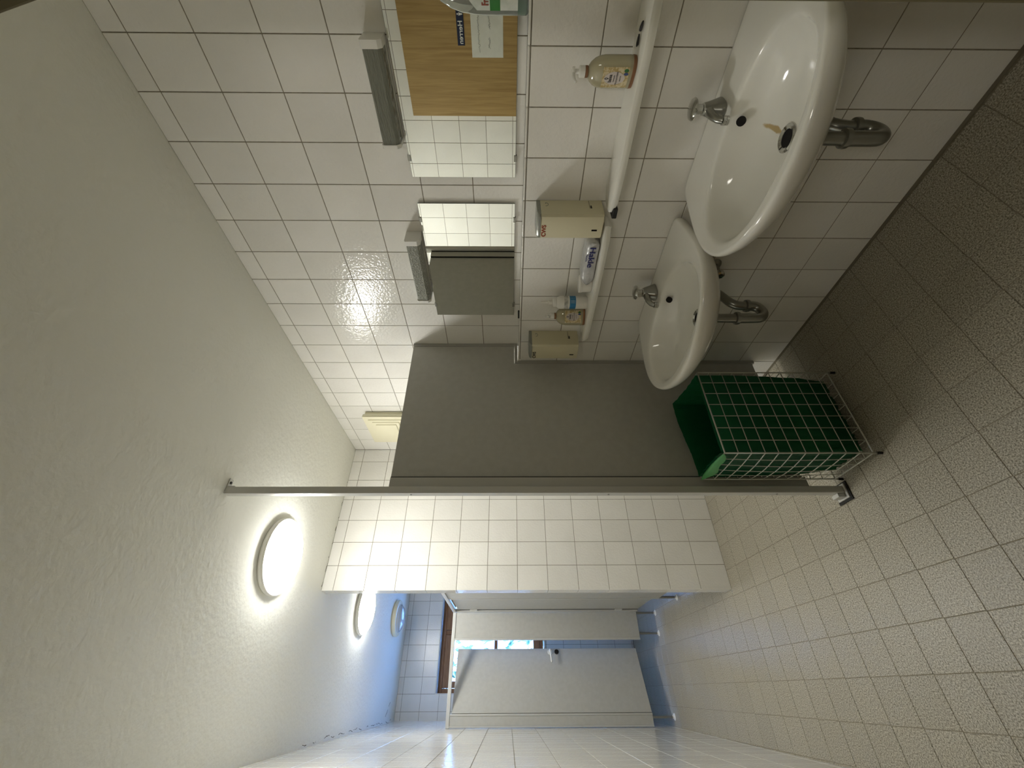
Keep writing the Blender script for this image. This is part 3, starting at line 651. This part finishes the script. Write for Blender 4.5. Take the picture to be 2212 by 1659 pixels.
# ------------------------------------------------------------------ towel / soap dispensers
def dispenser(y0, y1, ink, label):
    t = empty('soap_dispenser', (0, (y0+y1)/2, 1.119), label, 'dispenser', 'cream soap dispensers')
    D = -0.106
    prof = [(-0.0015, y0), (D+0.012, y0), (D+0.004, y0+0.006), (D, y0+0.022), (D, y1-0.022), (D+0.004, y1-0.006), (D+0.012, y1), (-0.0015, y1)]
    def at(z, k=0.0): return [Vector((x_ if x_ > -0.01 else x_+k, y_, z)) for x_, y_ in prof]
    b = NB(); rings_mesh(b, [at(1.1195, 0.004), at(1.1225, 0.0), at(1.340, 0), at(1.346, 0.003)], True, True); P3('case', b, M['cream'], t, True, 0.5)
    b = NB()
    top = []
    for z, k in ((1.3465, 0.0), (1.352, 0.001), (1.358, 0.010), (1.3605, 0.035)): top.append(at(z, k))
    rings_mesh(b, top, True, True); P3('lid', b, M['prismside'], t, True, 0.6)
    b = NB(); box(b, D-0.0008, D+0.001, y1-0.042, y1-0.036, 1.140, 1.160); box(b, D-0.0008, D+0.001, y1-0.041, y1-0.037, 1.140, 1.160); P3('slot', b, M['darkhole'], t)
    b = NB(); pts = arc((-0.030, y0-0.0006, 1.3275), (1, 0, 0), (0, 0, 1), 0.0105, pi*1.0, pi*2.0, 14)
    tube(b, pts, 0.0009, 6); tube(b, [(-0.024, y0-0.0004, 1.3275), (-0.024, y0-0.0014, 1.3275)], 0.0017, 8); P3('lock_mark', b, M['mirroredge'], t)
    b = NB(); tube(b, [(-0.006, y0-0.0004, 1.168), (-0.055, y0-0.0004, 1.168)], 0.0006, 6); box(b, -0.055, -0.038, y0-0.001, y0+0.001, 1.160, 1.1655); P3('arrow_mark', b, M['ink'], t)
    c = text('lettering', 'CWS', 0.0215, (D-0.0004, y1-0.036, 1.3335), (0, -1, 0), (0, 0, 1), ink, None, bold=0.0007, sx=1.0); atworld(c, t)
dispenser(0.456, 0.551, M['redink'], 'cream wall dispenser with red lettering between the two shelves')
dispenser(1.141, 1.240, M['ink'], 'cream wall dispenser with dark lettering at the far end of the farther shelf')

# ------------------------------------------------------------------ bottles on the shelves
def sup(r, w, d, z, n=40, e=2.6):
    out = []
    for k in range(n):
        a = 2*pi*k/n; c, s_ = math.cos(a), math.sin(a); q = 1/((abs(c)/w)**e+(abs(s_)/d)**e)**(1/e); out.append(Vector((q*c*r, q*s_*r, z)))
    return out
M['soap'] = mat('honey liquid soap', (0.60, 0.555, 0.38), 0.08, trans=0.45, coat=0.5)
M['label'] = noise_mat('honeycomb label print', (0.46, 0.34, 0.14), (0.68, 0.59, 0.38), 120, rough=0.4, lo=0.42, hi=0.58)
M['labelpink'] = mat('pale label print', (0.60, 0.54, 0.50), 0.4)
def soap_bottle(x, y, ang_, sc, label):
    """local +Y side faces away, label on local -Y side"""
    t = empty('soap_bottle', (x, y, 1.1125), label, 'bottle', 'pump soap bottles', (0, 0, ang_)); t.scale = (sc, sc, sc)
    W_, D_ = 0.041, 0.026
    prof = [(0.90, 0.0), (0.97, 0.003), (1.0, 0.010), (1.0, 0.070), (0.99, 0.085), (0.93, 0.100), (0.80, 0.112), (0.60, 0.1215), (0.42, 0.1265), (0.34, 0.128)]
    b = NB(); rings_mesh(b, [sup(f, W_, D_, z) for f, z in prof], True, True); mesh_obj('bottle_body', b, M['soap'], t, True, 1.0)
    b = NB(); rings_mesh(b, [sup(f, W_*1.006, D_*1.006, z) for f, z in ((0.97, 0.0005), (1.0, 0.008), (1.0, 0.0095))], True, True); mesh_obj('base_rim', b, M['wood'], t, True, 1.0)
    def wrapx(u, zz, o=0.0008):   # onto the front face
        a = -pi/2 + u/0.045; c, s_ = math.cos(a), math.sin(a); e = 2.6; q = 1/((abs(c)/W_)**e+(abs(s_)/D_)**e)**(1/e); n_ = Vector((c, s_*1.5, 0)).normalized()
        return Vector((q*c, q*s_, zz)) + n_*o
    b = NB(); cols = [[b.verts.new(wrapx(-0.040+0.080*i/16, 0.018+0.072*j/6)) for j in range(7)] for i in range(17)]
    for i in range(16):
        for j in range(6): b.faces.new((cols[i][j], cols[i+1][j], cols[i+1][j+1], cols[i][j+1]))
    mesh_obj('label', b, M['label'], t, True)
    b = NB(); N = 28; c = b.verts.new(wrapx(0, 0.056, 0.0013)); ring = [b.verts.new(wrapx(0.027*math.cos(2*pi*k/N), 0.056+0.029*math.sin(2*pi*k/N), 0.0013)) for k in range(N)]
    for k in range(N): b.faces.new((c, ring[k], ring[(k+1) % N]))
    mesh_obj('label_oval', b, M['labelpink'], t)
    for s_, size, zz in (('balea', 0.0145, 0.068), ('Cremeseife', 0.0055, 0.0575), ('MILCH & HONIG', 0.0065, 0.0495), ('zarter Duft', 0.0048, 0.0405)):
        text('lettering', s_, size, (0, 0, 0), (1, 0, 0), (0, 0, 1), M['ink'], t, depth=0.0001, sx=1.15, warp=lambda p, zz=zz: wrapx(p.x, p.y+zz, 0.0017+p.z), bold=0.0002 if size > 0.01 else 0)
    b = NB(); ring = []
    for k in range(20):
        a = 2*pi*k/20; ring.append((wrapx(0.0045*math.cos(a), 0.0785+0.005*math.sin(a), 0.0019), wrapx(0.0022*math.cos(a), 0.0785+0.0026*math.sin(a), 0.0019)))
    vv = [(b.verts.new(p), b.verts.new(q)) for p, q in ring]
    for k in range(20): b.faces.new((vv[k][0], vv[(k+1) % 20][0], vv[(k+1) % 20][1], vv[k][1]))
    mesh_obj('logo_drop', b, M['ink'], t)
    for u0, mm in ((0.030, mat('green seal print', (0.04, 0.16, 0.05), 0.4)), (0.0185, mat('blue seal print', (0.05, 0.08, 0.22), 0.4))):
        b = NB(); c = b.verts.new(wrapx(u0, 0.026, 0.0015)); ring = [b.verts.new(wrapx(u0+0.0055*math.cos(2*pi*k/14), 0.026+0.0065*math.sin(2*pi*k/14), 0.0015)) for k in range(14)]
        for k in range(14): b.faces.new((c, ring[k], ring[(k+1) % 14]))
        mesh_obj('seal', b, mm, t)
    b = NB(); lathe(b, [(0.013, 0.1285), (0.0145, 0.129), (0.0145, 0.1355), (0.012, 0.136)], 24); mesh_obj('neck_ring', b, M['wood'], t, True, 0.6)
    b = NB(); lathe(b, [(0.0138, 0.1362), (0.0145, 0.137), (0.0145, 0.151), (0.012, 0.1525), (0.006, 0.153), (0.006, 0.164)], 24); mesh_obj('pump_collar', b, M['paleplastic'], t, True, 0.6)
    b = NB(); lathe(b, [(0.0062, 0.1642), (0.0115, 0.165), (0.0115, 0.170), (0.009, 0.1725)], 24)
    tube(b, [(0, -0.004, 0.1685), (0, -0.022, 0.169), (0, -0.036, 0.1665), (0, -0.041, 0.162)], 0.004, 10, radii=[0.0055, 0.0048, 0.004, 0.0035]); mesh_obj('pump_head', b, M['paleplastic'], t, True, 0.8)
def face(nx, ny): return math.atan2(ny, nx)+pi/2      # rotate so local -Y looks along (nx, ny)
soap_bottle(-0.066, 0.040, face(-0.93, 0.30), 1.0, 'pump bottle of honey coloured soap on the shelf over the nearer basin')
soap_bottle(-0.058, 0.985, face(-0.80, -0.58), 1.02, 'pump bottle of honey coloured soap on the farther shelf next to the white bottle')

wb = empty('spray_bottle', (-0.055, 0.905, 1.1125), 'white cylindrical bottle with a blue label band and nozzle cap on the farther shelf', 'bottle')
b = NB(); lathe(b, [(0.026, 0), (0.0285, 0.003), (0.0285, 0.118), (0.0265, 0.128), (0.019, 0.136)], 32); mesh_obj('bottle_body', b, M['paleplastic'], wb, True, 0.8)
b = NB(); lathe(b, [(0.0288, 0.052), (0.0288, 0.079)], 32, cap0=False, cap1=False); mesh_obj('blue_label', b, mat('blue label print', (0.03, 0.20, 0.40), 0.4), wb, True)
b = NB(); lathe(b, [(0.0288, 0.0855), (0.0288, 0.103)], 32, cap0=False, cap1=False); mesh_obj('photo_label', b, noise_mat('pale grey label print', (0.36, 0.36, 0.33), (0.62, 0.62, 0.58), 60, rough=0.4), wb, True)
b = NB()
for z in (0.072, 0.067, 0.062, 0.057): 
    for (a0, a1) in ((215, 235), (237, 262)):
        P_ = [[Vector((0.0291*math.cos(math.radians(a)), 0.0291*math.sin(math.radians(a)), z+dz)) for a in (a0, a1)] for dz in (0, 0.0012)]
        b.faces.new([b.verts.new(p) for p in (P_[0][0], P_[0][1], P_[1][1], P_[1][0])])
mesh_obj('label_lines', b, M['white'], wb)
b = NB(); lathe(b, [(0.0185, 0.1362), (0.020, 0.137), (0.019, 0.150), (0.010, 0.1535), (0.009, 0.172), (0.0055, 0.174), (0.0042, 0.200), (0.003, 0.205)], 24); mesh_obj('nozzle_cap', b, M['paleplastic'], wb, True, 0.6)

tb = empty('plastic_tub', (-0.062, 0.793, 1.1125), 'small round white lidded tub on the farther shelf beside the wipes pack', 'tub')
b = NB(); lathe(b, [(0.033, 0), (0.035, 0.002), (0.036, 0.040)], 36); mesh_obj('tub_body', b, M['paleplastic'], tb, True, 0.7)
b = NB(); lathe(b, [(0.0375, 0.0405), (0.0378, 0.042), (0.0378, 0.050), (0.035, 0.052)], 36); mesh_obj('lid', b, M['paleplastic'], tb, True, 0.7)

# wipes pack, lying upside down
wp = empty('wipes_pack', (-0.065, 0.662, 1.1125), 'silver white foil pack of moist toilet wipes lying upside down on the farther shelf', 'pack')
M['foil'] = noise_mat('silver foil print', (0.42, 0.43, 0.44), (0.60, 0.60, 0.60), 22, rough=0.28, bump=0.8, bscale=45, bdist=0.004, metal=0.15)
b = NB(); rings = []; rr = random.Random(11)
for i in range(25):
    s = i/24; e = min(s, 1-s)/0.11; f = min(1.0, e)**0.55 if e > 0 else 0.0
    y = -0.104+0.208*s; hw = 0.040+0.002*f; hh = 0.0035+0.0225*f
    ring = []
    for k in range(24):
        a = 2*pi*k/24; c, s_ = math.cos(a), math.sin(a); q = 1/((abs(c)/hw)**5+(abs(s_)/hh)**5)**0.2
        ring.append(Vector((q*c, y+rr.uniform(-0.001, 0.001), 0.0275+q*s_*(1+0.04*math.sin(7*s+k)))))
    rings.append(ring)
rings_mesh(b, rings, True, True); mesh_obj('foil_wrap', b, M['foil'], wp, True, 0.9)
text('lettering', 'Hakle', 0.032, (-0.0446, -0.034, 0.030), (0, 1, 0), (0, 0, -1), M['navyink'], wp, bold=0.0005, sx=1.25)
text('lettering', 'feucht', 0.012, (-0.0434, -0.030, 0.0475), (0, 1, 0), (0, 0, -1), M['navyink'], wp)

# dark bits on the nearer shelf
for (x, y, L, a, lab) in ((-0.070, -0.062, 0.030, 0.9, 'dark loop shaped metal clip on the nearer shelf, closest to the room corner'), (-0.062, -0.030, 0.026, 1.5, 'dark brown splinter on the nearer shelf between the clip and the soap bottle')):
    d = Vector((math.cos(a), math.sin(a), 0)); p = Vector((x, y, 1.1165)); b = NB()
    if 'clip' in lab:
        n_ = Vector((-d.y, d.x, 0)); tube(b, [p-d*L*.5, p-d*L*.2+n_*0.005, p+d*L*.3+n_*0.004, p+d*L*.5, p+d*L*.25-n_*0.004, p-d*L*.2-n_*0.004, p-d*L*.5], 0.0022, 8, radii=[0.002, 0.0025, 0.0035, 0.0022, 0.002, 0.0015, 0.001])
        o = mesh_obj('metal_clip', b, M['ink'], None, True)
    else:
        tube(b, [p-d*L*.5, p-d*L*.3, p+d*L*.3, p+d*L*.5], 0.003, 7, radii=[0.001, 0.0038, 0.003, 0.001]); o = mesh_obj('wood_splinter', b, mat('dark brown bit', (0.03, 0.014, 0.008), 0.7), None, True)
    tag(o, lab, 'debris')

# dish soap bottle on the ledge, cut by the frame
fb = empty('dish_soap_bottle', (0.055, -0.112, 1.4075), 'clear dish soap bottle with green and white label on the ledge at the frame edge', 'bottle', rot=(0, 0, face(-0.86, 0.34)))
M['clearpl'] = mat('clear plastic', (0.86, 0.88, 0.86), 0.05, trans=0.85, ior=1.25); M['greenliq'] = mat('green washing liquid', (0.03, 0.22, 0.10), 0.08, trans=0.35, coat=0.4)
FW_, FD = 0.062, 0.033
prof = [(0.92, 0.0), (1.0, 0.006), (1.0, 0.12), (0.98, 0.150), (0.90, 0.185), (0.75, 0.215), (0.52, 0.240), (0.34, 0.252), (0.30, 0.256)]
b = NB(); rings_mesh(b, [sup(f, FW_, FD, z) for f, z in prof], True, True); mesh_obj('bottle_body', b, M['clearpl'], fb, True, 1.0)
b = NB(); rings_mesh(b, [sup(f*0.95, FW_, FD, z) for f, z in ((0.9, 0.004), (1.0, 0.009), (1.0, 0.030))], True, True); mesh_obj('green_liquid', b, M['greenliq'], fb, True, 1.0)
def wf_(u, zz, o=0.001):
    a = -pi/2 + u/0.060; c, s_ = math.cos(a), math.sin(a); e = 2.6; q = 1/((abs(c)/FW_)**e+(abs(s_)/FD)**e)**(1/e); n_ = Vector((c, s_*1.5, 0)).normalized()
    return Vector((q*c, q*s_, zz)) + n_*o
def band(name, z0, z1, m, o, u0=-0.052, u1=0.052, tl=0.0):
    b = NB(); n = 18; A = [b.verts.new(wf_(u0+(u1-u0)*i/n, z0, o)) for i in range(n+1)]; Bv = [b.verts.new(wf_(u0+(u1-u0)*i/n, z1+tl*math.sin(pi*i/n), o)) for i in range(n+1)]
    for i in range(n): b.faces.new((A[i], A[i+1], Bv[i+1], Bv[i]))
    return mesh_obj(name, b, m, fb, True)
gw = noise_mat('white label print', (0.60, 0.64, 0.56), (0.72, 0.74, 0.68), 40, rough=0.4)
band('label', 0.030, 0.142, gw, 0.0012, tl=0.022)
band('green_band', 0.078, 0.106, mat('green label print', (0.03, 0.20, 0.03), 0.4), 0.0017)
band('flower_print', 0.034, 0.070, noise_mat('flower print', (0.20, 0.30, 0.14), (0.62, 0.64, 0.55), 140, rough=0.4, lo=0.40, hi=0.5), 0.0017, 0.010, 0.046)
text('lettering', 'Frosch', 0.026, (0, 0, 0), (1, 0, 0), (0, 0, 1), M['redink'], fb, depth=0.0001, warp=lambda p: wf_(p.x, p.y+0.118, 0.0022+p.z), bold=0.0007, sx=1.0)
b = NB(); lathe(b, [(0.017, 0.2565), (0.018, 0.258), (0.017, 0.283), (0.010, 0.288), (0.008, 0.296)], 24); mesh_obj('cap', b, M['paleplastic'], fb, True, 0.6)

# ------------------------------------------------------------------ wire waste basket
wbk = empty('wire_basket', (-0.508, 1.21, 0), 'white wire mesh waste basket standing on the floor against the partition', 'basket')
BX0, BX1, BY0, BY1, BZ0, BZ1 = -0.708, -0.308, 1.090, 1.332, 0.034, 0.618
RW = 0.0017
def wire(bm, a, b_, r=RW): tube(bm, [a, b_], r, 6)
nx_, ny_, nz_ = 7, 5, 11
zs = [BZ0+(BZ1-BZ0)*k/nz_ for k in range(nz_+1)]
xs = [BX0+(BX1-BX0)*k/nx_ for k in range(nx_+1)]; ys = [BY0+(BY1-BY0)*k/ny_ for k in range(ny_+1)]
def bow(y, z):  # the left side is bent outward a little
    s = (y-BY0)/(BY1-BY0); return 0.012*math.sin(pi*s)*math.sin(pi*(z-BZ0)/(BZ1-BZ0))
for y in (BY0, BY1):
    b = NB()
    for x in xs[1:-1]: wire(b, (x, y, BZ0), (x, y, BZ1))
    for z in zs[1:-1]: wire(b, (BX0, y, z), (BX1, y, z))
    P3('wire_side', b, M['wire'], wbk, True)
for x, sg_ in ((BX0, -1), (BX1, 0)):
    b = NB()
    for y in ys[1:-1]: tube(b, [(x+sg_*bow(y, z), y, z) for z in zs], RW, 6)
    for z in zs[1:-1]: tube(b, [(x+sg_*bow(BY0+(BY1-BY0)*k/8, z), BY0+(BY1-BY0)*k/8, z) for k in range(9)], RW*1.15, 6)
    P3('wire_side', b, M['wire'], wbk, True)
b = NB()
for x in xs: wire(b, (x, BY0, BZ0), (x, BY1, BZ0))
for y in ys: wire(b, (BX0, y, BZ0), (BX1, y, BZ0))
P3('wire_base', b, M['wire'], wbk, True)
b = NB()
for z in (BZ0, BZ1):
    for (p, q) in (((BX0, BY0), (BX1, BY0)), ((BX1, BY0), (BX1, BY1)), ((BX1, BY1), (BX0, BY1)), ((BX0, BY1), (BX0, BY0))): wire(b, (*p, z), (*q, z), 0.003)
for p in ((BX0, BY0), (BX1, BY0), (BX1, BY1), (BX0, BY1)): wire(b, (*p, 0.012), (*p, BZ1), 0.003)
P3('frame', b, M['wire'], wbk, True)
for p in ((BX0, BY0), (BX1, BY0), (BX1, BY1), (BX0, BY1)):
    b = NB(); tube(b, [(*p, 0.0), (*p, 0.02)], 0.0055, 10); P3('rubber_foot', b, M['black'], wbk)

# bin liner
lb = empty('bin_bag', (-0.508, 1.21, 0.04), 'green translucent bin bag lining the wire basket, open at the top', 'bag')
NP = 120; NZ = 26; rr = random.Random(2); ph = [rr.uniform(0, 6.28) for _ in range(8)]
def rect_pt(s, inset):
    x0, x1, y0, y1 = BX0+inset, BX1-inset, BY0+inset, BY1-inset; per = 2*((x1-x0)+(y1-y0)); d = (s % 1.0)*per
    for (a, c, L) in (((x0, y0), (1, 0), x1-x0), ((x1, y0), (0, 1), y1-y0), ((x1, y1), (-1, 0), x1-x0), ((x0, y1), (0, -1), y1-y0)):
        if d <= L: return Vector((a[0]+c[0]*d, a[1]+c[1]*d, 0)), Vector((c[1], -c[0], 0))
        d -= L
    return Vector((x0, y0, 0)), Vector((0, -1, 0))
rings = []
for j in range(NZ+1):
    t_ = j/NZ; ring = []
    for k in range(NP):
        s = k/NP; narrow = 0.016*max(0, 0.45-t_)/0.45
        p, n_ = rect_pt(s, 0.007+narrow)
        wv = (math.sin(2*pi*s*9+ph[0]+4*t_)+0.7*math.sin(2*pi*s*21+ph[1]-6*t_)+0.5*math.sin(2*pi*s*37+ph[2]+9*t_))/2.2
        off_ = -abs(wv)*0.010*(0.5+1.1*(1-t_))
        back = max(0.0, (p.y-BY0)/(BY1-BY0)); top = BZ1+0.008+0.034*back*(0.6+0.4*math.sin(2*pi*s*2+1.0))
        z = 0.046 + (top-0.046)*t_
        ring.append(Vector((p.x, p.y, z)) + n_*off_)
    rings.append(ring)
# floor of the bag
cen = Vector((-0.508, 1.21, 0.042))
rings = [[cen+(q-cen)*f for q in rings[0]] for f in (0.05, 0.5, 0.85)] + rings
b = NB(); rings_mesh(b, rings, True, False); P3('film', b, M['bag'], lb, True)
# cuff folded over the left rim and the back
b = NB()
def cuff(p0, p1, out, drop, n=30, w=0.020):
    V = []
    for i in range(n+1):
        s = i/n; c = p0.lerp(p1, s); a = math.sin(pi*s)**0.6; row = []
        for j in range(7):
            th = pi*j/6; row.append(b.verts.new(c + out*(0.004-math.cos(th)*w*0.5*a*0.6) + Vector((0, 0, 0.006+math.sin(th)*0.010*a-(drop*a*max(0, j-3)/3)*(1+0.3*math.sin(11*s+ph[3]))))))
        V.append(row)
    for i in range(n):
        for j in range(6): b.faces.new((V[i][j], V[i+1][j], V[i+1][j+1], V[i][j+1]))
cuff(Vector((BX0, BY0, BZ1)), Vector((BX0, BY1, BZ1)), Vector((-1, 0, 0)), 0.028, w=0.03)
tag(P3('folded_cuff', b, mat('lamplit bag green', (0.07, 0.30, 0.09), 0.35), lb, True), 'fold of the green bag over the left rim, coloured lighter as if lamplit')  # lamp light on the fold is put into a lighter green than the film
# crumpled paper towels in the bag
M['tissue'] = mat('paper towel', (0.45, 0.47, 0.42), 0.9)
for k, (x, y, z, s, lab) in enumerate(((-0.635, 1.165, 0.105, 0.046, 'crumpled paper towel low in the green bag, at the corner nearest the post'), (-0.51, 1.175, 0.110, 0.048, 'crumpled paper towel low in the green bag, at the middle of its front'), (-0.385, 1.175, 0.106, 0.046, 'crumpled paper towel low in the green bag, on the side of the tiled wall'))):
    b = NB(); bmesh.ops.create_icosphere(b, subdivisions=3, radius=s); r2 = random.Random(40+k)
    for v in b.verts: v.co *= 1+r2.uniform(-0.14, 0.10)
    o = mesh_obj('paper_towel', b, M['tissue']); o.location = (x, y, z); tag(o, lab, 'towel', 'crumpled towels in the bin bag')
